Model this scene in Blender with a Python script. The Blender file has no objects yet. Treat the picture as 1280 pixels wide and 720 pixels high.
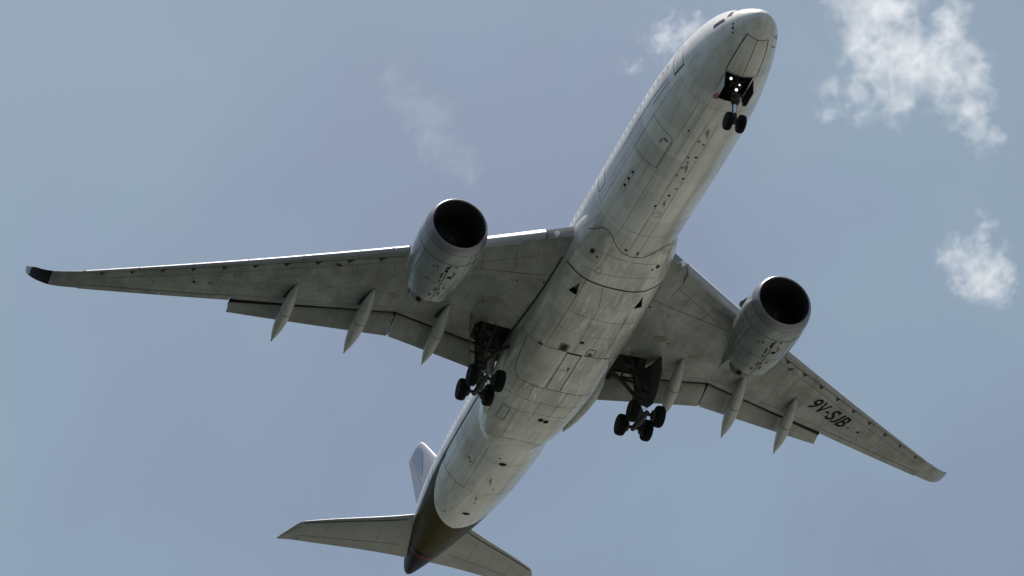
import bpy, bmesh, math, random
from mathutils import Vector, Matrix
rnd = random.Random(7)
C = bpy.context.scene.collection
scn = bpy.context.scene
H = 123.386                   # height of the aircraft datum above the ground (m)
SKYSTR, SKYSAT, EXPO = 0.083, 0.9, 0.38
HAZECOL = (3.05, 4.3, 5.0, 1)
# ---------------------------------------------------------------- camera, sky, sun, exposure
cam = bpy.data.objects.new('camera', bpy.data.cameras.new('camera')); C.objects.link(cam)
cam.matrix_world = Matrix(((0.33222684,0.57423658,0.74824974,118.0496),(0.94298734,-0.21904604,-0.25058672,-54.0855),
                           (0.02000508,0.78884167,-0.6142708,H-121.6859),(0,0,0,1)))
cam.data.sensor_width = 36; cam.data.lens = 3965.42/1280*36
cam.data.clip_start = 1; cam.data.clip_end = 90000
scn.camera = cam
scn.render.resolution_x = 1024; scn.render.resolution_y = 576
SUN = Vector((-0.04, -0.09, 1.0)).normalized()          # towards the sun
world = bpy.data.worlds.new('World'); scn.world = world; world.use_nodes = True
wn, wl = world.node_tree.nodes, world.node_tree.links
wn.clear()
wo = wn.new('ShaderNodeOutputWorld'); bg = wn.new('ShaderNodeBackground'); bg.inputs[1].default_value = SKYSTR
sky = wn.new('ShaderNodeTexSky'); sky.sky_type = 'NISHITA'; sky.sun_disc = False
sky.sun_elevation = math.asin(SUN.z); sky.sun_rotation = math.atan2(SUN.x, SUN.y)
sky.altitude = 0; sky.air_density = 1.0; sky.dust_density = 4.0; sky.ozone_density = 1.0
hs = wn.new('ShaderNodeHueSaturation'); hs.inputs['Saturation'].default_value = SKYSAT; hs.inputs['Value'].default_value = 1.0; hs.inputs['Hue'].default_value = .495
tcw = wn.new('ShaderNodeTexCoord'); nz = wn.new('ShaderNodeTexNoise'); nz.inputs['Scale'].default_value = 5.0; nz.inputs['Detail'].default_value = 6; nz.inputs['Roughness'].default_value = .5; nz.inputs['Distortion'].default_value = .5
mr = wn.new('ShaderNodeMapRange'); mr.inputs[1].default_value = .36; mr.inputs[2].default_value = .66; mr.inputs[3].default_value = 0; mr.inputs[4].default_value = .42
mx = wn.new('ShaderNodeMix'); mx.data_type = 'RGBA'; mx.inputs[7].default_value = HAZECOL     # thin high haze
wl.new(tcw.outputs['Generated'], nz.inputs['Vector']); wl.new(nz.outputs[0], mr.inputs[0]); wl.new(mr.outputs[0], mx.inputs[0])
wl.new(sky.outputs[0], hs.inputs['Color']); wl.new(hs.outputs[0], mx.inputs[6]); wl.new(mx.outputs[2], bg.inputs[0]); wl.new(bg.outputs[0], wo.inputs[0])
sl = bpy.data.lights.new('sun', 'SUN'); sl.energy = 5.0; sl.angle = math.radians(.53); sl.color = (1, .955, .89)
so = bpy.data.objects.new('sun', sl); C.objects.link(so); so.rotation_euler = SUN.to_track_quat('Z', 'Y').to_euler()
so.location = (0, 0, H+200)
scn.cycles.use_denoising = True
vs = scn.view_settings; vs.view_transform = 'Standard'; vs.look = 'None'; vs.exposure = EXPO; vs.gamma = 1; vs.use_curve_mapping = False
scn.cycles.max_bounces = 8; scn.cycles.diffuse_bounces = 4; scn.cycles.volume_bounces = 2
#GEOM
def lerp_tab(tab, u):
    # monotone cubic interpolation through (u, a, b, c, ...) rows
    n = len(tab)
    if u <= tab[0][0]: return list(tab[0][1:])
    if u >= tab[-1][0]: return list(tab[-1][1:])
    for i in range(n-1):
        if tab[i][0] <= u <= tab[i+1][0]: break
    out = []
    for k in range(1, len(tab[0])):
        def d(j):
            return (tab[j+1][k]-tab[j][k])/(tab[j+1][0]-tab[j][0])
        def m(j):
            if j == 0: return d(0)
            if j == n-1: return d(n-2)
            a, b = d(j-1), d(j)
            return 0.0 if a*b <= 0 else 2*a*b/(a+b)
        h = tab[i+1][0]-tab[i][0]; t = (u-tab[i][0])/h
        p0, p1, m0, m1 = tab[i][k], tab[i+1][k], m(i)*h, m(i+1)*h
        out.append((2*t**3-3*t**2+1)*p0+(t**3-2*t**2+t)*m0+(-2*t**3+3*t**2)*p1+(t**3-t**2)*m1)
    return out
# fuselage: sqrt(station), bottom, top, half width, height of greatest width
FUS = [(math.sqrt(s), b, t, w, c) for s, b, t, w, c in [
 (0.45,-1.07,-1.03,0.02,-1.05),(0.55,-1.40,-0.75,0.34,-1.06),(0.8,-1.64,-.47,.66,-1.02),(1.3,-1.93,-.02,1.08,-.93),
 (2.0,-2.20,.52,1.45,-.8),(3.0,-2.47,1.32,1.80,-.6),(4.0,-2.67,1.98,2.08,-.42),(5,-2.82,2.38,2.31,-.28),(6.5,-2.94,2.74,2.57,-.14),
 (8.5,-3.01,2.95,2.80,-.04),(11,-3.04,3.04,2.94,0),(13.5,-3.04,3.05,2.98,0),(20,-3.04,3.05,2.98,0),(30,-3.04,3.05,2.98,0),(42,-3.04,3.05,2.98,0),
 (45,-2.96,3.05,2.97,.02),(48,-2.70,3.05,2.90,.12),(51,-2.28,3.04,2.74,.3),(54,-1.74,3.0,2.44,.55),(57,-1.14,2.92,2.04,.85),
 (60,-.50,2.76,1.54,1.15),(62.5,.08,2.5,1.04,1.3),(64.2,.52,2.2,.62,1.38),(65.0,.78,1.95,.38,1.38),(65.26,.92,1.8,.26,1.36)]]
S0, S1 = .45, 65.26
def fus(s): return lerp_tab(FUS, math.sqrt(max(s, 0)))
def fus_r(s, th):
    b, t, w, c = fus(s); sn, cs = math.sin(th), math.cos(th)
    h = (c-b) if cs > 0 else (t-c)
    return 1/math.sqrt((sn/w)**2+(cs/max(h, 1e-3))**2)
def za(s): return fus(s)[3]
# belly fairing: station, half width, bottom, side centre height, upper reach
FAIR = [(19.6,2.3,-2.5,-1.0,.8),(20.6,2.85,-3.0,-1.0,1.2),(22,3.14,-3.22,-1.0,1.5),(24,3.27,-3.42,-1.0,1.7),(27,3.36,-3.55,-1.0,1.8),(31,3.45,-3.6,-1.0,1.8),
 (35,3.42,-3.6,-1.0,1.7),(37.5,3.3,-3.52,-1.0,1.5),(40,3.0,-3.32,-1.0,1.3),(42,2.6,-3.08,-1.0,1.1),(43.2,2.2,-2.8,-1.0,.9)]
def fair_r(s, th):
    if s < FAIR[0][0] or s > FAIR[-1][0]: return 0
    w, b, z1, up = lerp_tab(FAIR, s); sn, cs = math.sin(th), math.cos(th)
    lo, hi = 0, 6; n = 2.5
    for _ in range(26):
        r = (lo+hi)/2; y = abs(r*sn)/w; z = -r*cs
        q = y**n + (abs(z-z1)/((z1-b) if z < z1 else up))**n
        if q < 1: lo = r
        else: hi = r
        
    return lo
def body_r(s, th): return max(fus_r(s, th), fair_r(s, th))
def body_pt(s, deg, lift=0.0):
    """point on the outer skin; deg is measured from the keel, positive to port"""
    th = math.radians(deg); r = body_r(s, th)+lift
    return (-s, r*math.sin(th), za(s)-r*math.cos(th))
# wing
def zref(y):
    t = abs(y)-4.5
    return -1.35+.125*t+(.0012*t*t if t > 0 else 0)
# the raked, upturned tip: span, leading edge x, trailing edge x, rise
TIP = [(29.5,-41.4,-43.25,0.0),(30.4,-42.05,-43.75,.06),(31.1,-42.6,-44.15,.17),(31.7,-43.15,-44.5,.42),(32.15,-43.65,-44.85,.76),(32.45,-44.2,-45.1,1.1),(32.58,-44.6,-45.25,1.4),(32.62,-44.9,-45.2,1.6)]
def xLE(y): return -(22.1+.731*(y-3.1))
def xTE(y):                    # clean trailing edge
    return lerp_tab([(0,-35.9),(10.6,-35.9)], y)[0] if y < 10.6 else (-35.9-(y-10.6)*.3214 if y < 20.4 else -39.05-(y-20.4)*.466)
def thick(y):
    c = xLE(y)-xTE(y)
    return c*(.135-.02*min(1, (y-3)/7.6)-.02*max(0, min(1, (y-10.6)/19)))
LOW = [(0,.32),(.012,.15),(.04,.05),(.1,-.03),(.2,-.09),(.35,-.11),(.5,-.07),(.65,.05),(.8,.2),(.9,.3),(1,.36)]
UPP = [(0,.32),(.012,.47),(.04,.6),(.1,.74),(.2,.86),(.35,.93),(.5,.9),(.65,.78),(.8,.6),(.9,.47),(1,.38)]
def chordf(x, y): return (xLE(y)-x)/(xLE(y)-xTE(y))
def zlow(x, y):
    y = abs(y); return zref(y)+thick(y)*lerp_tab(LOW, chordf(x, y))[0]
def zupp(x, y):
    y = abs(y); return zref(y)+thick(y)*lerp_tab(UPP, chordf(x, y))[0]
def xhinge(y):
    if y < 10.6: return -34.75-.12*(10.6-y)
    if y < 20.4: return -34.75-(y-10.6)*.4316
    return -38.98+.0-(y-20.4)*.44
#ENDGEOM
# ---------------------------------------------------------------- materials
def N(t, k, **kw):
    n = t.nodes.new(k)
    for a, v in kw.items(): setattr(n, a, v)
    return n
def mixc(t, fac, a, b):
    m = N(t, 'ShaderNodeMix', data_type='RGBA')
    for i, v in ((0, fac), (6, a), (7, b)):
        if hasattr(v, 'links'): t.links.new(v, m.inputs[i])
        else: m.inputs[i].default_value = v if i == 0 else (*v, 1)
    return m.outputs[2]
def noise(t, scale, vec=(1, 1, 1), detail=5, rough=.55, dist=0.0):
    tc = N(t, 'ShaderNodeTexCoord'); mp = N(t, 'ShaderNodeMapping'); mp.inputs['Scale'].default_value = vec
    n = N(t, 'ShaderNodeTexNoise'); n.inputs['Scale'].default_value = scale; n.inputs['Detail'].default_value = detail
    n.inputs['Roughness'].default_value = rough; n.inputs['Distortion'].default_value = dist
    t.links.new(tc.outputs['Object'], mp.inputs[0]); t.links.new(mp.outputs[0], n.inputs['Vector'])
    return n.outputs[0]
def ramp(t, src, lo, hi):
    r = N(t, 'ShaderNodeMapRange'); r.inputs[1].default_value = lo; r.inputs[2].default_value = hi
    t.links.new(src, r.inputs[0]); return r.outputs[0]
def mat(name, col, rough=.5, metal=0.0, coat=0.0, dirt=None, amt=.5, streak=(.12, 1.2, 1.2), scale=1.6, wave=0.0, livery=False, spot=0.0, emit=None, spec=.5, panel=None, sheen_grime=0):
    m = bpy.data.materials.new(name); m.use_nodes = True; t = m.node_tree
    p = t.nodes['Principled BSDF']; p.inputs['Roughness'].default_value = rough; p.inputs['Metallic'].default_value = metal
    p.inputs['Specular IOR Level'].default_value = spec; p.inputs['Coat Weight'].default_value = coat; p.inputs['Coat Roughness'].default_value = .12
    c = None
    if dirt:
        f1 = ramp(t, noise(t, scale, streak, 6, .6, .3), .42, .72)
        f2 = ramp(t, noise(t, scale*.35, (1, 1, 1), 5, .6, .6), .38, .68)
        f3 = N(t, 'ShaderNodeMath', operation='ADD'); t.links.new(f1, f3.inputs[0]); t.links.new(f2, f3.inputs[1])
        f4 = N(t, 'ShaderNodeMath', operation='MULTIPLY'); t.links.new(f3.outputs[0], f4.inputs[0]); f4.inputs[1].default_value = amt*.5
        c = mixc(t, f4.outputs[0], col, dirt)
        rr = N(t, 'ShaderNodeMapRange'); rr.inputs[3].default_value = rough; rr.inputs[4].default_value = min(1, rough+.25)
        t.links.new(f4.outputs[0], rr.inputs[0]); t.links.new(rr.outputs[0], p.inputs['Roughness'])
        if panel:
            tc = N(t, 'ShaderNodeTexCoord'); sn = N(t, 'ShaderNodeVectorMath', operation='SNAP'); sn.inputs[1].default_value = panel
            ds = N(t, 'ShaderNodeVectorMath', operation='ADD'); ds.inputs[1].default_value = (.37, .41, 50.0)
            t.links.new(tc.outputs['Object'], ds.inputs[0]); t.links.new(ds.outputs[0], sn.inputs[0]); w_ = N(t, 'ShaderNodeTexWhiteNoise', noise_dimensions='3D'); t.links.new(sn.outputs[0], w_.inputs[0])
            v_ = N(t, 'ShaderNodeMapRange'); v_.inputs[3].default_value = .84; v_.inputs[4].default_value = 1.06; t.links.new(w_.outputs[0], v_.inputs[0])
            hv = N(t, 'ShaderNodeHueSaturation'); t.links.new(v_.outputs[0], hv.inputs['Value']); t.links.new(c, hv.inputs['Color']); c = hv.outputs[0]
        if sheen_grime:
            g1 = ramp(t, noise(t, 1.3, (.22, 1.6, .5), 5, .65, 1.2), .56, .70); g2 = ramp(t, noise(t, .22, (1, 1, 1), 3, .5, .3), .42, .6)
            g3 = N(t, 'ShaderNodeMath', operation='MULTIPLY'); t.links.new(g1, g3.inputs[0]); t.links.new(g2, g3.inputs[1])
            g4 = N(t, 'ShaderNodeMath', operation='MULTIPLY'); t.links.new(g3.outputs[0], g4.inputs[0]); g4.inputs[1].default_value = sheen_grime
            c = mixc(t, g4.outputs[0], c, (.85, .85, .82))  # bright streaks: glossy sheen painted into the base colour
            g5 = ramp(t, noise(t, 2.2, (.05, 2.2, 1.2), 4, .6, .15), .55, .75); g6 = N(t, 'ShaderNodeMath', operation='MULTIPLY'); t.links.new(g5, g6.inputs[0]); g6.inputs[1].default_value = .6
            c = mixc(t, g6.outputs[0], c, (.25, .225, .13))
        if spot:
            f5 = ramp(t, noise(t, 5.5, (.5, 1, 1), 4, .7, .0), .66, .74)
            f6 = N(t, 'ShaderNodeMath', operation='MULTIPLY'); t.links.new(f5, f6.inputs[0]); f6.inputs[1].default_value = spot
            c = mixc(t, f6.outputs[0], c, tuple(v*.35 for v in dirt))
    if livery:
        for nm, cc in (('line', (.07, .035, .09)), ('gold', (.065, .050, .006)), ('navy', (.003, .003, .008)), ('red', (.16, .012, .01))):
            a = N(t, 'ShaderNodeAttribute', attribute_name=nm)
            f = ramp(t, a.outputs['Fac'], -.008, .008)
            if nm == 'gold': cc = mixc(t, ramp(t, noise(t, 1.5, (.15, 3, 3)), .3, .7), cc, (.035, .027, .004))
            c = mixc(t, f, c if c else col, cc)
            if nm in ('gold', 'navy'):
                for sock, hi in (('Specular IOR Level', .05), ('Coat Weight', 0.0)):
                    q = N(t, 'ShaderNodeMapRange'); q.inputs[3].default_value = p.inputs[sock].default_value; q.inputs[4].default_value = hi
                    if p.inputs[sock].links: t.links.new(p.inputs[sock].links[0].from_socket, q.inputs[3])
                    t.links.new(f, q.inputs[0]); t.links.new(q.outputs[0], p.inputs[sock])
    if c: t.links.new(c, p.inputs['Base Color'])
    else: p.inputs['Base Color'].default_value = (*col, 1)
    if wave:
        b = N(t, 'ShaderNodeBump'); b.inputs['Strength'].default_value = 1; b.inputs['Distance'].default_value = wave
        t.links.new(noise(t, .9, (.35, 1, 1), 3, .5, .4), b.inputs['Height']); t.links.new(b.outputs[0], p.inputs['Normal'])
        t.links.new(b.outputs[0], p.inputs['Coat Normal'])
    if emit: p.inputs['Emission Color'].default_value = (1, .97, .9, 1); p.inputs['Emission Strength'].default_value = emit
    return m
M = dict(
 white=mat('white_fuselage_paint', (.70,.71,.71), .28, coat=.5, dirt=(.34,.33,.28), amt=.6, panel=(1.9,9,9), sheen_grime=.3, streak=(.07,1.3,1.3), wave=.012, livery=True, spot=.15),
 fair=mat('weathered_fairing_paint', (.62,.62,.59), .16, coat=.8, dirt=(.22,.21,.16), amt=.85, streak=(.15,1.4,1.4), wave=.045, panel=(1.7,1.3,60), sheen_grime=1.0, spot=.35),
 wing=mat('grey_wing_paint', (.27,.285,.28), .38, coat=.15, dirt=(.11,.108,.095), amt=.9, streak=(.4,.7,1), scale=1.3, panel=(60,2.3,60), wave=.008, spot=.3),
 flap=mat('grey_flap_paint', (.31,.32,.31), .4, coat=.1, dirt=(.15,.145,.12), amt=.85, streak=(.4,1,1), panel=(60,1.9,60), wave=.006, spot=.2),
 ftf=mat('pale_grey_fairing_paint', (.42,.43,.42), .35, coat=.3, dirt=(.22,.21,.18), amt=.6, wave=.006),
 nac=mat('grey_blue_nacelle_paint', (.22,.245,.25), .22, coat=.5, dirt=(.10,.11,.105), amt=.7, streak=(.3,1,1), wave=.012, spot=.4),
 lip=mat('bare_metal_lip', (.24,.24,.27), .35, .8, dirt=(.2,.2,.22), amt=.5),
 le=mat('polished_leading_edge', (.34,.35,.38), .5, .3, dirt=(.25,.25,.27), amt=.4),
 tailw=mat('tailplane_paint', (.29,.30,.29), .38, coat=.15, dirt=(.20,.20,.18), amt=.7, streak=(.4,.5,1), wave=.006),
 fin=mat('fin_paint', (.25,.265,.32), .3, coat=.4, dirt=(.19,.20,.25), amt=.6),
 finblue=mat('fin_blue', (.055,.095,.20), .3, coat=.4),
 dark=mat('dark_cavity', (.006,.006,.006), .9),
 line=mat('panel_gap', (.028,.028,.026), .8),
 soft=mat('faint_panel_line', (.17,.17,.145), .6),
 thin=mat('panel_joint', (.085,.085,.075), .7),
 black=mat('black_paint', (.007,.007,.008), .8, spec=.15),
 navy=mat('navy_paint', (.004,.004,.010), .5, spec=.2),
 tyre=mat('tyre_rubber', (.008,.008,.009), .85, spec=.15),
 rim=mat('wheel_rim', (.09,.09,.095), .5, .4),
 steel=mat('gear_steel', (.04,.042,.04), .55, .1, spec=.3, dirt=(.015,.015,.014), amt=.7, streak=(1,1,1)),
 chrome=mat('chrome_oleo', (.6,.6,.62), .18, .9),
 door=mat('gear_door_paint', (.10,.115,.10), .5, dirt=(.04,.045,.038), amt=.8, streak=(1,1,1)),
 doorw=mat('pale_door_paint', (.5,.5,.48), .4, dirt=(.3,.3,.26), amt=.6),
 redp=mat('red_paint', (.35,.02,.02), .5),
 glass=mat('dark_glass', (.012,.013,.018), .15, spec=.3),
 lamp=mat('lit_lamp', (.9,.9,.9), .3, emit=1.1),
 lens=mat('lamp_lens', (.75,.76,.78), .1, .5),
 spin=mat('spinner_paint', (.03,.03,.032), .5),
 fan=mat('fan_titanium', (.006,.006,.007), .7),
 liner=mat('intake_liner', (.004,.004,.005), .8),
 core=mat('exhaust_metal', (.12,.115,.11), .4, .7, dirt=(.05,.05,.05), amt=.6),
)
# ---------------------------------------------------------------- mesh helpers
ROOT = bpy.data.objects.new('airliner', None); C.objects.link(ROOT)
BASE = Vector((-33.0, 0, -6.4))
ROOT.location = BASE+Vector((0, 0, H)); ROOT.empty_display_size = 4
ROOT['label'] = 'white twin-engine wide-body airliner seen from below with landing gear down'
ROOT['category'] = 'airliner'
class MB:
    def __init__(s): s.v = []; s.f = []; s.m = []; s.flip = False
    def add(s, vs, fs, mi=0):
        o = len(s.v); s.v += [tuple(p) for p in vs]
        for f in fs: s.f.append(tuple(o+i for i in f)); s.m.append(mi)
    def loft(s, rings, mi=0, closed=True, cap0=True, cap1=True):
        n = len(rings[0]); vs = [p for r in rings for p in r]; fs = []
        for i in range(len(rings)-1):
            for j in range(n if closed else n-1):
                a = i*n+j; b = i*n+(j+1) % n; fs.append((a, b, b+n, a+n))
        if closed and cap0: fs.append(tuple(range(n))[::-1])
        if closed and cap1: fs.append(tuple((len(rings)-1)*n+j for j in range(n)))
        s.add(vs, fs, mi)
    def tube(s, pts, rad, mi=0, n=14, sx=1.0):
        pts = [Vector(p) for p in pts]
        if not isinstance(rad, (list, tuple)): rad = [rad]*len(pts)
        rings = []; u = None
        for i, p in enumerate(pts):
            d = (pts[min(i+1, len(pts)-1)]-pts[max(i-1, 0)])
            if d.length < 1e-9: d = Vector((1, 0, 0))
            d.normalize()
            if u is None: u = d.orthogonal().normalized() if abs(d.x) > .9 or abs(d.z) > .9 else d.cross(Vector((0, 0, 1))).normalized()
            u = (u-d*u.dot(d)).normalized(); w = d.cross(u)
            rings.append([p+(u*math.cos(2*PI*k/n)+w*math.sin(2*PI*k/n)*sx)*max(rad[i], 1e-4) for k in range(n)])
        s.loft(rings, mi)
    def cyl(s, a, b, r, mi=0, n=16): s.tube([a, b], r, mi, n)
    def box(s, c, size, mi=0, R=None, bev=0.0):
        c = Vector(c); hx, hy, hz = (q/2 for q in size); R = R or Matrix.Identity(3)
        vs = [c+R@Vector((x*hx, y*hy, z*hz)) for x in (-1, 1) for y in (-1, 1) for z in (-1, 1)]
        s.add(vs, [(0,1,3,2),(4,6,7,5),(0,4,5,1),(2,3,7,6),(0,2,6,4),(1,5,7,3)], mi)
    def plate(s, pts, thick, mi=0):
        """solid polygon: pts in order, extruded both ways along its normal"""
        P = [Vector(p) for p in pts]; n = (P[1]-P[0]).cross(P[2]-P[0]).normalized()*thick/2; k = len(P)
        s.add([p+n for p in P]+[p-n for p in P], [tuple(range(k)), tuple(range(2*k-1, k-1, -1))]+[(i, k+i, k+(i+1) % k, (i+1) % k) for i in range(k)], mi)
    def lathe(s, origin, axis, prof, mi=0, n=48, closed=False, sq=None):
        o = Vector(origin); a = Vector(axis).normalized(); u = a.cross(Vector((0, 1, 0)) if abs(a.y) < .9 else Vector((1, 0, 0))).normalized(); w = a.cross(u)
        rings = [[o+a*x+(u*math.cos(2*PI*k/n)+w*math.sin(2*PI*k/n))*max(r, 1e-4) for k in range(n)] for x, r in prof]
        s.loft(rings, mi, True, not closed, not closed)
    def build(s, name, mats, parent=ROOT, smooth=True, angle=38, recalc=True, cut=None, extra=None):
        me = bpy.data.meshes.new(name); me.from_pydata(s.v, [], s.f); me.update()
        for m in (mats if isinstance(mats, (list, tuple)) else [mats]): me.materials.append(M[m])
        me.polygons.foreach_set('material_index', s.m)
        bm = bmesh.new(); bm.from_mesh(me)
        if recalc: bmesh.ops.recalc_face_normals(bm, faces=bm.faces)
        bm.to_mesh(me); bm.free()
        o = bpy.data.objects.new(name, me)
        C.objects.link(o); link(o, parent)
        if cut:
            for cm in cut:
                c = cm.build('cutter', ['dark'], parent, smooth=False)
                md = o.modifiers.new('b', 'BOOLEAN'); md.operation = 'DIFFERENCE'; md.object = c; md.solver = 'EXACT'; md.material_mode = 'TRANSFER'
                bpy.context.view_layer.update()
                dg = bpy.context.evaluated_depsgraph_get()
                nm = bpy.data.meshes.new_from_object(o.evaluated_get(dg), depsgraph=dg)
                o.modifiers.clear(); old = o.data; o.data = nm; nm.name = name
                bpy.data.objects.remove(c)
        if smooth: shade(o.data, angle)
        if extra:
            emb, emats = extra; k = len(o.data.vertices); me = o.data; names = [m.name if m else '' for m in me.materials]
            idx = []
            for q in emats:
                if M[q].name not in names: me.materials.append(M[q]); names.append(M[q].name)
                idx.append(names.index(M[q].name))
            bm = bmesh.new(); bm.from_mesh(me)
            vs = [bm.verts.new(p) for p in emb.v]
            for f, mi in zip(emb.f, emb.m):
                try: nf = bm.faces.new([vs[i] for i in f])
                except ValueError: continue
                nf.material_index = idx[mi]; nf.smooth = False
            bm.to_mesh(me); bm.free()
        return o
def shade(me, angle):
    bm = bmesh.new(); bm.from_mesh(me); lim = math.radians(angle)
    for f in bm.faces: f.smooth = True
    for e in bm.edges: e.smooth = not (len(e.link_faces) == 2 and e.calc_face_angle(0) > lim)
    bm.to_mesh(me); bm.free()
PI = math.pi
def link(o, parent):
    o.parent = parent
    if parent is ROOT: o.location = -BASE
def frange(a, b, n): return [a+(b-a)*i/n for i in range(n+1)]
def resample(pl, step):
    out = [tuple(pl[0])]
    for p, q in zip(pl, pl[1:]):
        d = math.hypot(*(b-a for a, b in zip(p, q))) if len(p) == 2 else 1
        k = max(1, int(math.ceil(d/step)))
        out += [tuple(a+(b-a)*i/k for a, b in zip(p, q)) for i in range(1, k+1)]
    return out
def strip(mb, pts, width, mi, up):
    """flat ribbon through 3-D points; up(p) gives the outward direction"""
    P = [Vector(p) for p in pts]; vs = []
    for i, p in enumerate(P):
        d = (P[min(i+1, len(P)-1)]-P[max(i-1, 0)]).normalized(); sd = d.cross(up(p)).normalized()*width/2
        vs += [p-sd, p+sd]
    mb.add(vs, [(2*i, 2*i+1, 2*i+3, 2*i+2) for i in range(len(P)-1)], mi)
def bline(mb, pl, width, mi, lift=.006, closed=False):
    """ribbon on the body skin; pl is (station, degrees from keel)"""
    q = [(s, d/19.2) for s, d in pl]                    # degrees to about metres
    if closed: q.append(q[0])
    q = resample(q, .16)
    strip(mb, [body_pt(s, d*19.2, lift) for s, d in q], width, mi, lambda p: Vector((0, p.y, p.z)).normalized())
def bpatch(mb, s, d, ls, lw, mi, lift=.008, round_=True):
    """small raised patch on the skin: centre, length along the body, width round it"""
    n = 16; k = 57.3/max(body_r(s, math.radians(d)), .5); pts = []
    for i in range(n):
        a = 2*PI*i/n; e = .5 if round_ else .15
        cx = abs(math.cos(a))**(2*e)*math.copysign(1, math.cos(a)); cy = abs(math.sin(a))**(2*e)*math.copysign(1, math.sin(a))
        pts.append(body_pt(s+cx*ls/2, d+cy*lw/2*k, lift))
    mb.add([body_pt(s, d, lift)]+pts, [(0, 1+i, 1+(i+1) % n) for i in range(n)], mi)
def wline(mb, pl, width, mi, sg, lift=.006):
    q = resample(pl, .25)
    strip(mb, [(x, sg*y, zlow(x, y)-lift) for x, y in q], width, mi, lambda p: Vector((0, 0, -1)))
# ---------------------------------------------------------------- fuselage
ML = ['line', 'soft', 'dark', 'doorw', 'glass', 'black', 'steel', 'thin', 'lens']      # indices of marks
LN, SO, DK, PW, GL, BK, ST, TH, LE_ = range(9)
f = MB(); NR = 120; rings = []
st = [.45,.48,.52,.58,.66,.76,.9,1.1,1.3,1.55,1.8,2.1,2.4,2.8,3.2,3.6]+frange(4, 65, 244)[0:]+[65.13,65.26]
for s in st:
    b, t, w, c = fus(s)
    rings.append([(-s, fus_r(s, a)*math.sin(a), c-fus_r(s, a)*math.cos(a)) for a in (2*PI*k/NR for k in range(NR))])
f.loft(rings)
cut = MB()       # nose gear bay
cut.loft([[(x, -hw*k, zb), (x, hw*k, zb), (x, hw*.9*k, zt), (x, -hw*.9*k, zt)] for x, hw, zb, zt, k in ((-4.12,.86,-3.6,-1.9,1),(-5.3,.78,-3.6,-1.8,1),(-6.05,.6,-3.6,-2.0,1))])
e = MB()
# nose gear bay forward doors, drawn as gaps
bline(e, [(1.50,-32),(1.57,-14),(1.62,2),(1.60,18),(1.57,34)], .05, LN)
bline(e, [(1.50,-32),(2.6,-27.5),(4.02,-23)], .06, LN); bline(e, [(1.57,34),(2.6,31),(4.02,26)], .05, LN)
bline(e, [(1.62,2),(4.08,3)], .035, LN); bline(e, [(4.06,-23),(4.08,26)], .05, LN)
for a, b in ((4.1, 6.3),):
    bline(e, [(a,-22),(b,-17)], .03, TH); bline(e, [(a,24),(b,17)], .03, TH)
for s, d in ((1.81,-79),(1.89,-70.5),(2.05,-59.7),(1.81,79),(1.89,70.5)): bpatch(e, s, d, .13, .12, BK)
for s, d in ((14.86,-50),(15.5,-50.1),(16.13,-50.1)): bpatch(e, s, d, .26, .16, BK)
bline(e, [(14.55,-52.6),(16.6,-52.6),(16.6,-47.6),(14.55,-47.6)], .025, SO, closed=True)
# forward cargo door on the starboard flank, bulk doors aft
bline(e, [(10.43,-66),(10.45,-47),(10.51,-31),(10.75,-29)], .035, TH); bline(e, [(10.75,-29),(13.2,-29)], .06, SO)
bline(e, [(13.38,-66),(13.3,-37),(13.2,-29)], .035, TH); bline(e, [(10.43,-66),(13.38,-66)], .03, SO)
bpatch(e, 10.95, -36, .2, .4, SO); bpatch(e, 11.25, -40.5, .4, .08, TH)
for s, d in ((9.77,-3.6),(9.95,3.1),(11.3,-4.4),(11.7,-2.2),(12.29,-4.4),(13.03,-4.7),(14.17,3.2)): bpatch(e, s, d, .2, .15, SO, round_=True)
for s, d in ((11.14,3.3),(13.16,3.4),(14.88,-.2),(16.09,-7.6),(20.6,-9.6)): bpatch(e, s, d, .2, .16, LN)
bline(e, [(16.6,-4),(16.6,3.5),(17.0,3.5),(17.0,-4)], .025, TH, closed=True)
for d in (-6.2, 5.6): bline(e, [(8.0,d),(20.9,d)], .03, SO)
for s, d in ((43.97,-6.8),(47.99,12.1),(50.36,1.4),(53.02,-29.5),(9.3,-20)): bpatch(e, s, d, .16, .12, BK)
for s, d, l, w in ((44.54,.6,.34,.5),(52.17,1.2,.36,.52)):
    bpatch(e, s, d, l+.14, w+.14, PW, .006); bpatch(e, s, d, l, w, BK, .012)
# faint lap joints round the barrel and along it
for s in (6.9, 18.9, 44.6, 48.8): bline(e, [(s,-118),(s,118)], .022, SO)
for d in (-66, -27, 27, 66):
    bline(e, [(7,d),(19.6,d)], .022, SO); bline(e, [(43.4,d),(49,d*.97)], .022, SO)
bline(e, [(48.9,-27),(48.9,-67)], .03, SO)
for s, d in ((45.6,-41),(45.9,-37.5)): bpatch(e, s, d, .2, .22, SO)
bline(e, [(45.0,-45),(45.0,-33),(46.4,-33),(46.4,-45)], .02, SO, closed=True)
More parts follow.
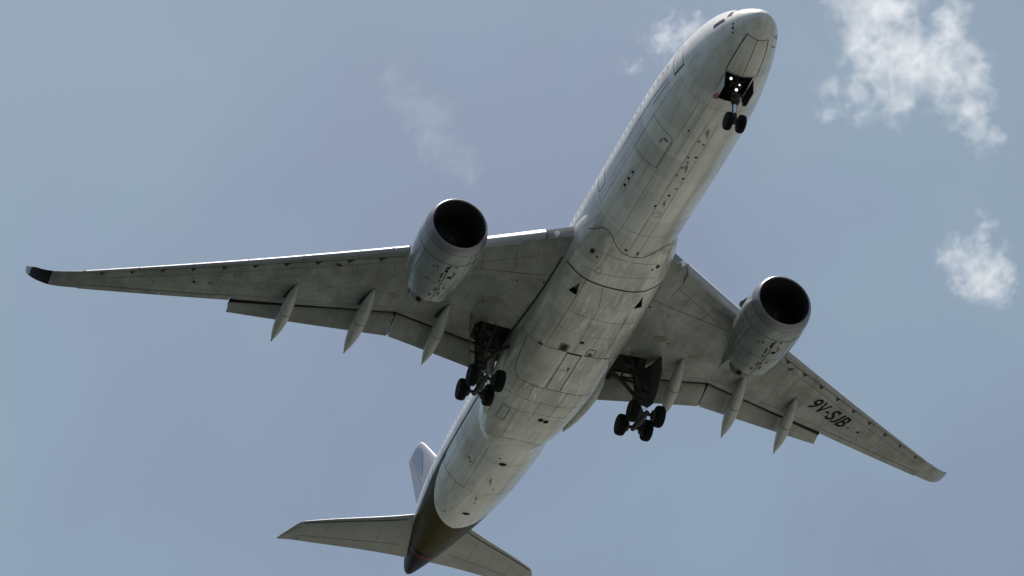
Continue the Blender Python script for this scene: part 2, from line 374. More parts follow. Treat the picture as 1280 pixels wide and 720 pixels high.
# cabin doors
for sg in (-1, 1):
    for s0, s1 in ((6.3,7.35),(17.7,18.75),(38.2,39.25),(51.4,52.4)):
        bline(e, [(s0,sg*78),(s1,sg*78),(s1+.02,sg*100),(s1-.1,sg*112),(s0+.1,sg*112),(s0,sg*100)], .05, TH, closed=True)
    bline(e, [(6.25,sg*77),(7.4,sg*77)], .09, LN)
    for k in range(16): bpatch(e, 8.1+k*.14, sg*77, .09, .09, TH)
    s = 8.2                                  # cabin windows
    while s < 54:
        if not any(a-.3 < s < b+.3 for a, b in ((17.7,18.75),(38.2,39.25),(51.4,52.4))): bpatch(e, s, sg*103, .2, .3, TH, .003)
        s += .635
    # flight-deck glazing
    for s0, s1, d0, d1 in ((2.38,3.3,99.5,109),(1.95,2.3,109,130),(1.85,2.2,134,158)):
        g = [(s0,d0),(s1,d0-4 if s1 > 3 else d0),(s1+.02,d1-5 if s1 > 3 else d1),(s0+.12,d1)]
        vs = [body_pt(a+(b-a)*1.0, 0, .01) for a, b in ()]; nn = 6; grid = []
        for i in range(nn+1):
            for j in range(nn+1):
                u, v = i/nn, j/nn
                sa = (g[0][0]*(1-u)+g[1][0]*u)*(1-v)+(g[3][0]*(1-u)+g[2][0]*u)*v
                da = (g[0][1]*(1-u)+g[1][1]*u)*(1-v)+(g[3][1]*(1-u)+g[2][1]*u)*v
                grid.append(body_pt(sa, sg*da, .012))
        e.add(grid, [(i*(nn+1)+j, (i+1)*(nn+1)+j, (i+1)*(nn+1)+j+1, i*(nn+1)+j+1) for i in range(nn) for j in range(nn)], GL)
# small blade aerials and drain masts under the keel, probes on the nose
def blade(mb, s, d, ln, h, mi, tk=.04):
    p0 = Vector(body_pt(s, d, -.02)); p1 = Vector(body_pt(s+ln, d, -.02)); o = Vector((0, p0.y, p0.z)).normalized()
    q = [p0, p1, p1+o*h+Vector((-ln*.15, 0, 0)), p0+o*h+Vector((-ln*.55, 0, 0))]; mb.plate(q, tk, mi)
fo = f.build('fuselage', ['white']+ML, cut=[cut], extra=(e, ML))
def goldb(a):
    return lerp_tab([(0,54.9),(16,54.6),(34,54.05),(50,53.2),(62,51.95),(71,50.3),(74.5,48.6),(76,46.5),(77,35)], abs(a))[0]
KEYS = ('gold', 'navy', 'red', 'line')
for k in KEYS: fo.data.attributes.new(k, 'FLOAT', 'POINT')
buf = {k: [] for k in KEYS}
for v in fo.data.vertices:
    s = -v.co.x; c = za(min(max(s, .45), 65.26)); d = abs(math.degrees(math.atan2(v.co.y, c-v.co.z))) if s < 65.3 else 0
    up = lerp_tab([(30,79.5),(43,81),(49,80.5),(55,78),(65,72)], s)[0]
    buf['gold'].append(min((s-goldb(d)) if d < 77 else (1 if s > 35 else -1), (up-d)*.05))
    buf['navy'].append(min(s-60.4, (150-d)*.05)); buf['red'].append(.17-abs(s-61.2))
    buf['line'].append(min(.05-abs(d-(84+max(0, s-14)*.25))*.052, s-8, 26-s) if s < 30 else min(.06-abs(d-up-1)*.05, 1))
for k in KEYS: fo.data.attributes[k].data.foreach_set('value', buf[k])
for s, d, ln, h in ((8.6,0,.5,.32),(11.9,0,.42,.3),(15.4,0,.36,.22),(46.6,0,.42,.3),(49.4,-2,.3,.22)):
    g = MB(); blade(g, s, d, ln, h, 0); g.build('antenna', ['white' if 0 else 'ftf'], fo)
for s, d in ((1.5,56),(2.1,49),(1.9,-66)):
    g = MB(); p = Vector(body_pt(s, d, -.02)); o = Vector((0, p.y, p.z-za(s))).normalized()
    g.tube([p, p+o*.16, p+o*.17+Vector((.16,0,0))], [.028,.022,.012], 0, 8); g.build('air_data_probe', 'steel', fo)
# ---------------------------------------------------------------- belly fairing
f = MB(); rings = []
angs = [math.radians(a) for a in frange(-112, 112, 112)]
for s in frange(19.65, 43.15, 118):
    r = []
    for a in angs:
        q = fair_r(s, a); r.append((-s, q*math.sin(a), za(s)-q*math.cos(a)))
    r += [(-s, y, za(s)+.2) for y in (1.5, 0, -1.5)]
    rings.append(r)
f.loft(rings)
cuts = []
for sg in (-1, 1):                              # ram-air inlets: wedge openings
    c = MB(); a, b, d = (24.35, sg*33.3), (25.5, sg*38.8), (25.5, sg*30)
    c.loft([[body_pt(*a, .2), body_pt(*b, .2), body_pt(*d, .2)], [body_pt(*a, -.06), body_pt(*b, -.45), body_pt(*d, -.45)]]); cuts.append(c)
e = MB()
fb = [(20.92,-58),(20.05,-46),(19.95,-38),(20.25,-28),(20.6,-20),(20.9,-12),(21.02,0),(20.9,12),(20.3,27),(20.05,38),(20.1,46)]
bline(e, fb, .045, LN, .012)
bline(e, [(23.9,-56),(23.8,-46),(23.88,-34),(23.9,-19),(23.9,0),(23.88,19),(23.8,32),(23.6,40),(23.6,52)], .11, LN, .012)
bline(e, [(21.5,-40),(21.4,-21),(21.45,0),(21.35,20),(21.3,32)], .028, TH)
bline(e, [(23.1,-40),(22.95,-20),(22.8,0),(22.6,20),(22.5,36)], .022, TH)
bline(e, [(24,-11.5),(25.9,-4),(30.6,-2.5)], .028, TH)
for d in (-29.5, 28.5): bline(e, [(24.0,d),(26.9,d),(30.8,d*1.03)], .032, TH)
bline(e, [(26.8,-52),(26.95,-27),(27.0,0),(27.1,27),(27.2,50)], .03, TH)
bline(e, [(28.7,-29),(28.8,0),(28.7,29)], .02, SO)
bline(e, [(31.1,-48),(30.9,-30),(30.7,-18),(30.7,8),(30.8,24),(31.0,48)], .035, LN, .01)
bline(e, [(30.77,-8.2),(30.77,7.2)], .13, LN, .014)
for d in (-8, 7): bline(e, [(30.77,d),(34.7,d)], .055, LN, .01)
bline(e, [(32.59,-8),(32.62,4)], .03, TH)
bline(e, [(31.1,-50),(32.4,-48),(34.0,-45),(34.6,-41.5),(34.85,-36),(34.85,-20),(34.8,0),(34.85,16),(35.1,32),(35.2,48)], .04, LN, .01)
bline(e, [(36.8,-48),(36.5,-33),(36.45,0),(36.5,20),(36.7,48)], .03, TH)
bline(e, [(37.9,-30),(37.7,-6),(37.7,14),(37.8,32)], .025, TH)
for a, b in (((36.45,-4),(38.9,-5)),((36.5,14),(37.7,13)),((34.85,-20),(36.5,-18)),((34.85,16),(36.5,14)),((37.8,-22),(41.6,-20)),((35,32),(38,31))): bline(e, [a, b], .025, TH)
bline(e, [(38.0,-36),(37.98,-27.5),(39.55,-28),(39.6,-37)], .045, LN, .01, closed=True); bline(e, [(38.7,-36.5),(38.7,-28)], .03, TH)
bline(e, [(42.0,-40),(41.6,-20),(41.3,-8),(41.3,8),(41.6,22),(42,38)], .03, TH)
for s, d in ((38.30,7.2),(38.42,13.6)): bpatch(e, s, d, .4, .36, BK, .012)
for s, d, k in ((30.33,-14,PW),(30.33,13.8,PW)):
    bline(e, [(30.0,d-4.2),(30.0,d+4.2),(30.66,d+4.2),(30.66,d-4.2)], .05, LN, .012, closed=True)
bpatch(e, 30.34, -14, .55, .42, LN, .014, False); bpatch(e, 30.5, 13.8, .28, .3, TH, .014, False)
bline(e, [(22.6,-26.5),(22.6,-21.5),(23.1,-21.5),(23.1,-26.5)], .03, TH, closed=True)
for s, d, l, w in ((21.7,-39.5,.4,.3),(21.9,-32.6,.18,.14),(21.55,33.5,.34,.26),(21.8,28.9,.16,.14),(20.62,4.7,.3,.16),(29.47,-.3,.3,.28),(32.35,2,.4,.12),(30.9,-34,.3,.12),(30.9,-36,.3,.12),(30.9,33,.25,.1)): bpatch(e, s, d, l, w, LN, .012)
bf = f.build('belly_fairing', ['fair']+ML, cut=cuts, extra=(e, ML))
for sg in (-1, 1):                               # sloping ramp and serrated sill of each ram inlet
    g = MB(); q = [body_pt(24.40, sg*33.3, -.02), body_pt(25.25, sg*37.6, -.20), body_pt(25.25, sg*30.6, -.20)]
    g.add(q+[tuple(Vector(p)+Vector((0,0,.03))) for p in q], [(0,1,2),(5,4,3),(0,3,4,1),(1,4,5,2),(2,5,3,0)]); g.build('inlet_ramp', 'door', bf, smooth=False)
    g = MB()
    for k in range(5):
        d = sg*(31+k*1.8); p = Vector(body_pt(25.52, d, .012)); g.box(p, (.07,.09,.03))
    g.build('inlet_sill', 'doorw', bf)
# ---------------------------------------------------------------- wings
def wing(sg):
    f = MB(); rings = []
    ys = sorted(set([2.2,2.8]+frange(3.2,10.6,14)+frange(10.6,20.4,18)+[20.41]+frange(20.45,29.5,18)))
    cl = [.02,.03,.045,.07,.1,.15,.2,.27,.35,.45,.55,.65,.75,.85,.93]
    for y in ys:
        xh = xhinge(y) if y <= 20.4 else xTE(y)+.52
        if y > 29.3: xh = xTE(y)+.1
        ch = chordf(xh, y); r = []
        X = lambda c: xLE(y)+c*(xTE(y)-xLE(y))
        r.append((X(.018), zref(y)+thick(y)*.32))
        for c in cl: c2 = .02+(c-.02)/(.93-.02)*(ch-.02); r.append((X(c2), zlow(X(c2), y)))
        zu, zl = zupp(xh, y), zlow(xh, y)
        r.append((xh-.005, zl+(zu-zl)*.8))
        ov = .62 if y <= 20.4 else .12
        co = min(.995, chordf(xh-ov, y)); zo = zupp(X(co), y); r.append((X(co), zo-.03)); r.append((X(co)-.005, zo))
        for c in cl[::-1]: c2 = .02+(c-.02)/(.93-.02)*(ch-.02); r.append((X(c2), zupp(X(c2), y)))
        rings.append([(x, sg*y, z) for x, z in r])
    f.loft(rings)
    c = MB()
    poly = [(-33.45,5.75),(-32.85,5.55),(-32.72,3.3),(-33.5,2.9),(-35.0,2.7),(-35.05,5.6)]
    c.loft([[(x, sg*y, -2.6) for x, y in poly], [(x, sg*y, zupp(x, y)-.09) for x, y in poly]])
    e = MB(); W = lambda pl, w, m: wline(e, pl, w, m, sg)
    # leading-edge panel joints, spar lines, ribs
    W([(-25.9,2.9),(-26.5,4.23),(-27.62,7.15),(-28.5,9.4)], .04, LN)
    W([(xLE(y)-(1.15-.02*(y-10)) , y) for y in frange(11.8,29,12)], .03, TH)
    for y in frange(5.6, 28, 28):               # faint chordwise skin joints and rivet lines
        W([(xLE(y)-.16*(xLE(y)-xTE(y)), y), (xhinge(y)+.7 if y < 20.4 else xTE(y)+1.1, y)], .014, SO)
    for y in (4.75,5.85,7.6): W([(xLE(y)-1.0,y),(xLE(y)-2.4,y-.35)], .035, TH)
    W([(-24.9,4.7),(-26.4,6.6),(-28.1,8.9)], .03, TH)
    for k, y in enumerate((12.2,14.2,16.3,18.5,20.8,23.1,25.4,27.6)):
        x0 = xLE(y)-1.1; W([(x0,y),(x0-1.1+.02*y,y-.25)], .025, TH)
    W([(xhinge(y)+.55, y) for y in frange(5.8,20.3,14)], .025, TH)
    W([(xTE(y)+1.0, y) for y in frange(20.6,29,8)], .02, SO)
    for (a, ya, b, yb) in ((-26.9,4.3,-32.5,6.9),(-29.3,8.8,-33.9,11.6),(-31.6,13,-35.2,15.8),(-34.6,17.8,-37.3,20)): W([(a,ya),(b,yb)], .022, SO)
    for cf in (.32,.52):                        # oval tank covers
        for k in range(22):
            y = 5.2+k*1.1; xc = xLE(y)+cf*(xTE(y)-xLE(y))
            if y < 27.5:
                pl = [(xc+.11*math.cos(a)-.17*math.sin(a), y+.21*math.sin(a)) for a in frange(0, 2*PI, 14)]
                strip(e, [(x, sg*q, zlow(x, q)-.006) for x, q in pl], .018, SO, lambda p: Vector((0,0,-1)))
    def blob(x, y, a, b, mi):
        pts = [(x+a*math.cos(q), sg*(y+b*math.sin(q)), zlow(x+a*math.cos(q), y+b*math.sin(q))-.008) for q in frange(0, 2*PI, 12)[:-1]]
        e.add(pts, [tuple(range(12))], mi)
    for x, y, a, b, mi in ((-38.35,22.9,.11,.11,BK),(-37.95,22.0,.06,.12,BK),(-30.6,6.2,.09,.07,BK),(-30.9,6.3,.06,.05,BK),(-29,12.6,.05,.05,BK),(-31.9,15.2,.12,.22,LN),(-27.6,5.0,.06,.06,BK),(-26.9,3.5,.08,.08,BK),
                           (-30.2,5.5,.35,.5,SO),(-31.8,8.4,.3,.4,SO),(-33.0,11.3,.3,.4,SO)): blob(x, y, a, b, mi)
    # shroud in front of the flap: the black gap
    for pl in ([(xhinge(y)-.01, y) for y in frange(3.4,20.35,40)],):
        pass
    cuts = [c]
    w = f.build('wing', ['wing']+ML, cut=cuts, angle=30, extra=(e, ML))
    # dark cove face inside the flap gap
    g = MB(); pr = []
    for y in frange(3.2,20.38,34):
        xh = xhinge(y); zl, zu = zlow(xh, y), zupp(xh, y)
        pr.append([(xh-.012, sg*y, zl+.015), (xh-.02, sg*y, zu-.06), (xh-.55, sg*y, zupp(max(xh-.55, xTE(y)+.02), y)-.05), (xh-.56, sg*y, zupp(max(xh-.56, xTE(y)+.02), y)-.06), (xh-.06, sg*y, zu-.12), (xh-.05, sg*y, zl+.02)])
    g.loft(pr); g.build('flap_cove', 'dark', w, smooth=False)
    # flaps
    def flap(y0, y1, n, name='flap'):
        g = MB(); rg = []
        for y in frange(y0, y1, n):
            xh = xhinge(y)-.17; zh = zlow(xhinge(y), y)
            xt = lerp_tab([(3.3,-36.5),(10.6,-36.45),(20.4,-39.92)], y)[0] if y <= 10.6 else -36.45-(y-10.6)*.354
            zt = zref(y)-lerp_tab([(3.3,.8),(10.6,.45),(20.4,.2)], y)[0]
            d = Vector((xt-xh, 0, zt-zh-.05)); L = d.length; d.normalize(); u = Vector((d.z, 0, -d.x)); u = u if u.z > 0 else -u
            o = Vector((xh, sg*y, zh+.05))
            prof = [(0,.045),(.015,-.02),(.06,-.06),(.2,-.085),(.45,-.07),(.75,-.02),(1,0),(1,.014),(.75,.10),(.45,.17),(.2,.18),(.06,.135),(.015,.09)]
            rg.append([tuple(o+d*(a*L)+u*(b*max(L, 1.1))) for a, b in prof])
        g.loft(rg)
        fl = g.build(name, ['flap'], w, angle=35)
        return fl
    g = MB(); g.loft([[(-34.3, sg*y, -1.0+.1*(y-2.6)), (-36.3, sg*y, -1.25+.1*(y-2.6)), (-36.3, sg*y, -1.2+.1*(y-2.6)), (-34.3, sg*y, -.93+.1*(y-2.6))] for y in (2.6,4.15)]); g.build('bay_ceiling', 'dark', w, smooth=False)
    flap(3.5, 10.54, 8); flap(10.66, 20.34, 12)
    g = MB(); g.plate([(-34.8,sg*10.6,zref(10.6)+.1),(-36.4,sg*10.6,zref(10.6)-.4),(-36.4,sg*10.6,zref(10.6)-.3),(-34.8,sg*10.6,zref(10.6)+.3)], .05); g.build('flap_seal', 'dark', w, smooth=False)
    # ailerons
    for y0, y1 in ((20.43,24.58),(24.60,29.42)):
        g = MB(); rg = []
        for y in frange(y0, y1, 5):
            xh = xTE(y)+.47; xt = xTE(y)-.02; z0, z1 = zlow(xh+.05, y)-.02, zupp(xh+.05, y)-.01; zt = zref(y)+thick(y)*.30
            rg.append([(xh, sg*y, z0+.02), (xh-.04, sg*y, z0), (xt, sg*y, zt), (xt, sg*y, zt+.03), (xh-.04, sg*y, z1), (xh, sg*y, z1-.02)])
        g.loft(rg); g.build('aileron', 'flap', w, angle=25)
    # slats and the drooping inboard nose
    def nose(name, y0, y1, n, dx, dz, cl_, cu, mats):
        g = MB(); rg = []
        for y in frange(y0, y1, n):
            X = lambda c: xLE(y)+c*(xTE(y)-xLE(y)); T = thick(y)
            cs = [cl_, cl_*.7, cl_*.4, cl_*.2, cl_*.08, .002]; cs2 = [.0, .004, .02, .045, cu*.75, cu]
            pts = [(X(c)+dx, zlow(X(c), y)+dz*(1-.0*c)) for c in cs]+[(X(c)+dx, zupp(X(c), y)+(.02 if c > .01 else dz*.5)) for c in cs2]
            inn = [(X(cu*.8)+dx, zref(y)+T*.5), (X(.03)+dx, zref(y)+T*.32), (X(cl_*.8)+dx, zlow(X(cl_*.8), y)+.03)]
            rg.append([(x, sg*y, z) for x, z in pts+inn])
        g.loft(rg)
        return g.build(name, mats, w, angle=40)
    def split(o, y0):                            # bright erosion strip on the nose, grey skin behind
        for p in o.data.polygons:
            cy = abs(p.center.y); c = chordf(p.center.x, cy)
            p.material_index = 1 if (c > .017 and p.center.z < zref(cy)+thick(cy)*.2) else 0
    split(nose('droop_nose', 4.68, 9.4, 8, .10, -.13, .085, .09, ['le', 'wing']), 0)
    for a, b in ((11.75,14.3),(14.34,17.3),(17.34,20.3),(20.34,23.3),(23.34,26.3),(26.34,29.3)):
        split(nose('slat', a, b, 5, .03, -.045, .068, .10, ['le', 'wing']), 0)
    y = 12.7                                     # dark openings where the slat tracks come out
    while y < 29.0:
        k = .62-.018*(y-12); x0 = xLE(y)-.072*(xLE(y)-xTE(y))
        q = [(x0+.04,y),(x0+.02-.731*k*.9,y+k*.9),(x0-.34-.731*k*.5,y+k*.5)]; g = MB()
        g.add([(x, sg*yy, zlow(x, yy)-.03) for x, yy in q]+[(x, sg*yy, zlow(x, yy)+.05) for x, yy in q], [(0,1,2),(5,4,3),(0,3,4,1),(1,4,5,2),(2,5,3,0)])
        g.build('slat_track_slot', 'line', w, smooth=False); y += 1.72
    g = MB(); g.loft([[(xLE(y)-.075*(xLE(y)-xTE(y))+a, sg*y, zlow(xLE(y)-.075*(xLE(y)-xTE(y)), y)+b) for a, b in ((.04,-.012),(-.02,-.012),(-.02,.03),(.04,.03))] for y in frange(11.75,29.3,24)]); g.build('slat_gap', 'line', w, smooth=False)
    # landing lamp in the fixed root leading edge
    g = MB(); yy = 4.1; zz = zref(yy)+thick(yy)*.2
    g.lathe((xLE(yy)-.02, sg*yy, zz+.0), (1, 0, -.25), [(-.1,.16),(.02,.16),(.05,.1),(.06,.0)], 0, 16); g.build('landing_lamp', 'lens', w)
    # raked tip
    g = MB(); rg = []; P = TIP; n = 70; tp = [(t[0], t[1], t[2], t[3]) for t in P]; cum = [0]
    for a, b in zip(tp, tp[1:]): cum.append(cum[-1]+math.hypot(b[0]-a[0], b[3]-a[3]+.2*(b[0]-a[0])))
    tb = [(c,)+t for c, t in zip(cum, tp)]
    for q in frange(0, cum[-1], n):
        y, xl, xt, dz = lerp_tab(tb, q); y2, _, _, dz2 = lerp_tab(tb, q+.02); y1, _, _, dz1 = lerp_tab(tb, q-.02)
        dy, dzz = (y2-y1), (zref(y2)+dz2-zref(y1)-dz1); L = math.hypot(dy, dzz) or 1; ny, nz = -dzz/L, dy/L
        ch = xl-xt; T = thick(29.5)*max(.12, (ch/1.85))**1.0
        if q > cum[-1]-.05: T *= .3
        r = []
        for c, l in LOW: r.append((xl-c*ch, y+ny*T*l, zref(y)+dz+nz*T*l))
        for c, l in UPP[::-1]: r.append((xl-c*ch, y+ny*T*l+.0, zref(y)+dz+nz*T*(l+.004)))
        rg.append([(x, sg*yy, z) for x, yy, z in r])
    g.loft(rg)
    wl = g.build('winglet', ['wing', 'navy', 'le', 'fin'], w, angle=50)
    for p in wl.data.polygons:
        cy = abs(p.center.y)
        xl_, xt_ = lerp_tab([(t[0], t[1], t[2]) for t in TIP], cy)
        fr = (xl_-p.center.x)/(xl_-xt_)
        p.material_index = (3 if cy > 32.38 else (1 if sg < 0 else 0)) if cy > 31.2 else (2 if fr < .03 else 0)
    # flap track fairings
    FT = [((-32.0,7.85,None),(-36.75,8.15,-2.4),1.0),((-32.9,12.52,None),(-38.2,12.9,-1.76),1.06),((-34.9,16.95,None),(-39.75,17.3,-.91),.96)]
    for (fx, fy, _), (ax, ay, az), k in FT:
        fz = zlow(fx, fy)+.05; F_, A_ = Vector((fx, fy, fz)), Vector((ax, ay, az))
        rr = [(0,.02),(.03,.07),(.08,.15),(.16,.25),(.26,.33),(.38,.38),(.5,.40),(.62,.39),(.74,.33),(.85,.23),(.93,.12),(.985,.035),(1,.01)]
        split_t = .47
        def ring(t, r):
            sag = .34*math.sin(PI*min(1, t*1.05))**1.2
            p = F_.lerp(A_, t); 
            if t < .5: zz = min(p.z, zlow(p.x, p.y)-.0)
            else: zz = p.z
            p = Vector((p.x, p.y, p.z-sag*.42*k+.10*math.sin(PI*t)))
            return [(p.x, sg*(p.y+r*k*math.cos(a)), p.z+r*k*1.18*math.sin(a)) for a in (2*PI*j/24 for j in range(24))]
        def prof(t):
            return lerp_tab(rr, t)[0]
        g = MB(); g.loft([ring(t, prof(t)) for t in frange(0, split_t-.006, 16)])
        e2 = MB()
        ff = g.build('flap_track_fairing', 'ftf', w, angle=40)
        g = MB(); g.loft([ring(t, prof(t)*.93) for t in frange(split_t-.02, split_t+.02, 2)]); g.build('fairing_joint', 'line', ff)
        g = MB(); g.loft([ring(t, prof(t)*1.0) for t in frange(split_t+.006, .975, 20)]); g.build('moving_fairing', 'ftf', ff, angle=40)
        g = MB(); g.loft([ring(t, prof(t)*1.03) for t in frange(.97, 1, 3)]); g.build('drain_tip', 'black', ff)
        # dark seal where the fairing meets the wing
        g = MB(); pl = []
        for t in frange(0, .42, 12):
            p = F_.lerp(A_, t); wd = prof(t)*k*.90+.03
            pl.append((p.x, p.y, wd))
        vs = [(x, sg*(y-wd), zlow(x, y)-.007) for x, y, wd in pl]+[(x, sg*(y+wd), zlow(x, y)-.007) for x, y, wd in pl]; m = len(pl)
        g.add(vs, [(i, i+1, m+i+1, m+i) for i in range(m-1)]); g.build('fairing_seal', 'line', ff, smooth=False)
    g = MB()                                     # fairing at the flap root, along the belly
    pth = [(-34.2,3.35,-1.7,.05),(-35.2,3.3,-1.95,.28),(-36.4,3.2,-2.15,.4),(-37.6,3.05,-2.25,.4),(-38.8,2.9,-2.3,.33),(-39.8,2.8,-2.33,.18),(-40.5,2.72,-2.35,.02)]
    g.tube([(x, sg*y, z) for x, y, z, r in pth], [r for *_, r in pth], 0, 20); g.build('flap_root_fairing', 'ftf', w)
    return w
WP = wing(1); WS = wing(-1)
# dark seal along the wing root
for sg in (-1, 1):
    g = MB(); pts = []
    for x in frange(-24.2, -34.3, 40):
        s = -x; z = zlow(x, 3.4) if x < xLE(3.4) else -1.3
        w_, b_, z1, up = lerp_tab(FAIR, s); q = min(1, abs((z-.02-z1)/((z1-b_) if z < z1 else up))); y = w_*(1-q**2.5)**.4
        pts.append((x, sg*(y+.03), z-.03))
    g.tube(pts, .05, 0, 8); g.build('wing_root_seal', 'line', WP if sg > 0 else WS, smooth=False)
# registration under the port wing
glyphs = []
for ch, u0, u1, v0, v1 in (('9',0,.165,0,1),('V',.185,.375,0,1),('-',.40,.485,.38,.54),('S',.515,.675,0,1),('J',.695,.80,0,1),('B',.83,1,0,1)):
    cu = bpy.data.curves.new('t', 'FONT'); cu.body = ch; cu.size = 1.0; cu.offset = .018; cu.resolution_u = 6
    to = bpy.data.objects.new('t', cu); C.objects.link(to); bpy.context.view_layer.update()
    gm_ = bpy.data.meshes.new_from_object(to.evaluated_get(bpy.context.evaluated_depsgraph_get())); bpy.data.objects.remove(to)
    xs = [v.co.x for v in gm_.vertices]; yy_ = [v.co.y for v in gm_.vertices]
    for v in gm_.vertices:
        q = v0+(v.co.y-min(yy_))/(max(yy_)-min(yy_))*(v1-v0); v.co = (u0+(v.co.x-min(xs))/(max(xs)-min(xs))*(u1-u0)-.02*q, q, 0)
    glyphs.append(gm_)
tm = bpy.data.meshes.new('registration_lettering'); bm = bmesh.new()
for gm_ in glyphs: bm.from_mesh(gm_)
x0, x1, yb, y1 = 0, 1, 0, 1
bmesh.ops.triangulate(bm, faces=bm.faces); bmesh.ops.subdivide_edges(bm, edges=bm.edges, cuts=2, use_grid_fill=True)
D = Vector((-2.2, 3.32)); D = D/D.length; NRM = Vector((D.y, -D.x))   # reading direction and cap direction in (x, y)
RX, RY, RL, RHH = -35.80, 17.98, 4.1, 1.2
for v in bm.verts:
    a = (v.co.x-x0)/(x1-x0)*RL; b = (v.co.y-yb)/(y1-yb)*RHH
    x = RX+D.x*a+NRM.x*b; y = RY+D.y*a+NRM.y*b
    v.co = (x, y, zlow(x, y)-.014)
bm.to_mesh(tm); bm.free(); tm.materials.clear(); tm.materials.append(M['black'])
ro = bpy.data.objects.new('registration_lettering', tm); C.objects.link(ro); ro.parent = WP
# ---------------------------------------------------------------- engines
def engine(sg):
    O = Vector((-22.15, sg*10.5, -2.66)); AX = Vector((-1, sg*-.0, -.030)).normalized()
    U = Vector((0, 0, 1))-AX*AX.z; U.normalize(); S = AX.cross(U)
    def P(x, a, r):                             # a = 0 at the keel, increasing outboard; the inlet is scarfed
        sc = .22*max(0, 1-x/1.2)                # top lip reaches forward
        y = math.sin(a)*sg
        return O+AX*(x+math.cos(a)*sc)+Vector((0, 1, 0))*(y*r)-U*(math.cos(a)*r)
    outer = [(.0,1.685),(.03,1.735),(.1,1.79),(.25,1.85),(.6,1.93),(1.2,1.99),(2.0,2.01),(2.9,1.98),(3.8,1.91),(4.6,1.80),(5.2,1.69),(5.7,1.58)]
    rad = lambda x: lerp_tab(outer, x)[0]
    n = 72; A_ = [2*PI*k/n for k in range(n)]
    f = MB(); inner = [(5.69,1.53),(4.8,1.5),(4.0,1.45)]
    f.loft([[P(x, a, r) for a in A_] for x, r in [(x, rad(x)) for x in frange(.62, 5.7, 26)]+inner], cap0=False, cap1=False)
    e = MB()
    def nl(pl, w, mi, lift=.008):
        q = resample([(x, sg*d/30) for x, d in pl], .12)
        strip(e, [P(x, math.radians(d*30), rad(x)+lift) for x, d in q], w, mi, lambda p: (p-O-AX*(p-O).dot(AX)).normalized())
    nl([(1.55,d) for d in frange(-150,150,20)], .035, LN); nl([(3.55,d) for d in frange(-150,150,20)], .025, TH)
    nl([(1.55,-52),(4.2,-60)], .03, TH); nl([(1.55,0),(5.65,0)], .045, LN); nl([(1.55,30),(3.5,33)], .022, TH)
    nl([(4.9,d) for d in frange(-150,150,20)], .02, SO); nl([(1.55,64),(5.5,60)], .03, TH)
    def np_(x, d, a, b, mi, lift=.012):
        d *= sg; k = 57.3/rad(x); g = [(x-a/2,d-b*k/2),(x+a/2,d-b*k/2),(x+a/2,d+b*k/2),(x-a/2,d+b*k/2)]
        e.add([P(u, math.radians(v), rad(u)+lift) for u, v in g], [(0,1,2,3)], mi)
    for x, d, a, b, mi in ((2.05,-2,.5,.17,BK),(2.75,9,.22,.3,BK),(2.7,-6,.5,.12,LN),(3.25,-5,.25,.16,TH),(1.72,6,.1,.5,LN),(4.2,-4,.45,.14,TH),(4.6,6,.4,.10,LN),(4.9,-8,.3,.14,TH),(1.1,38,.7,.45,TH),
                         (2.4,14,.3,.1,LN),(3.9,10,.25,.14,TH),(2.2,-26,.12,.12,LN),(3.5,-28,.18,.1,TH)): np_(x, d, a, b, mi)
    r2 = random.Random(5)
    for k in range(12): np_(2.0+3.4*r2.random(), r2.gauss(4, 13), .05+.16*r2.random(), .03+.07*r2.random(), r2.choice((TH, SO, LN)), .010)
    na = f.build('engine_nacelle', ['nac']+ML, ROOT, extra=(e, ML))
    na['label'] = 'grey engine nacelle with round black intake under the '+('port' if sg > 0 else 'starboard')+' wing'
    g = MB(); lip = [(.60,1.50),(.35,1.525),(.15,1.575),(.05,1.63),(0,1.685),(.03,1.735),(.1,1.79),(.25,1.85),(.42,1.892),(.6,1.928),(.615,1.91)]
    g.loft([[P(x, a, r) for a in A_] for x, r in lip], cap0=False, cap1=False); lo = g.build('intake_lip', ['lip', 'liner'], na, angle=60)
    for k, p in enumerate(lo.data.polygons):
        if (k//n) < 3: p.material_index = 1
    g = MB(); g.loft([[P(x, a, r) for a in A_] for x, r in ((.60,1.505),(1.1,1.50),(1.9,1.51),(2.3,1.53))], cap0=False, cap1=False); g.build('intake_duct', 'liner', na)
    fc = P(1.95, 0, 0); g = MB()                  # fan: 22 swept blades
    for k in range(22):
        a0 = 2*PI*k/22; pts = []
        for r in (.42,.8,1.15,1.49):
            tw = .25+.35*(r/1.5); a1 = a0+.12*(r-.4); wdt = .17+.1*r
            for q in (-1, 1):
                ang = a1+q*wdt*math.cos(tw)/r*.5; pts.append(fc+AX*(q*wdt*math.sin(tw)*.5+.05)+Vector((0,1,0))*(math.sin(ang)*r)-U*(math.cos(ang)*r))
        g.add(pts, [(2*i, 2*i+1, 2*i+3, 2*i+2) for i in range(3)])
    g.build('fan', 'fan', na, recalc=False)
    g = MB(); g.lathe(fc, AX, [(-.62,.01),(-.5,.12),(-.3,.25),(-.08,.38),(.12,.44),(.3,.44)], 0, 32); g.build('spinner', 'spin', na)
    g = MB(); g.lathe(P(2.25,0,0), AX, [(0,.3),(0,1.53),(.1,1.53),(.1,.3)], 0, 40); g.build('fan_bulkhead', 'dark', na)
    g = MB(); g.lathe(P(4.2,0,0), AX, [(0,1.2),(1.0,1.2),(1.6,1.12),(2.3,.92),(2.9,.74),(2.9,.68),(2.4,.66)], 0, 48); g.build('core_cowl', 'core', na)
    g = MB(); g.lathe(P(6.4,0,0), AX, [(0,.5),(.6,.46),(1.1,.3),(1.5,.08)], 0, 32); g.build('exhaust_cone', 'core', na)
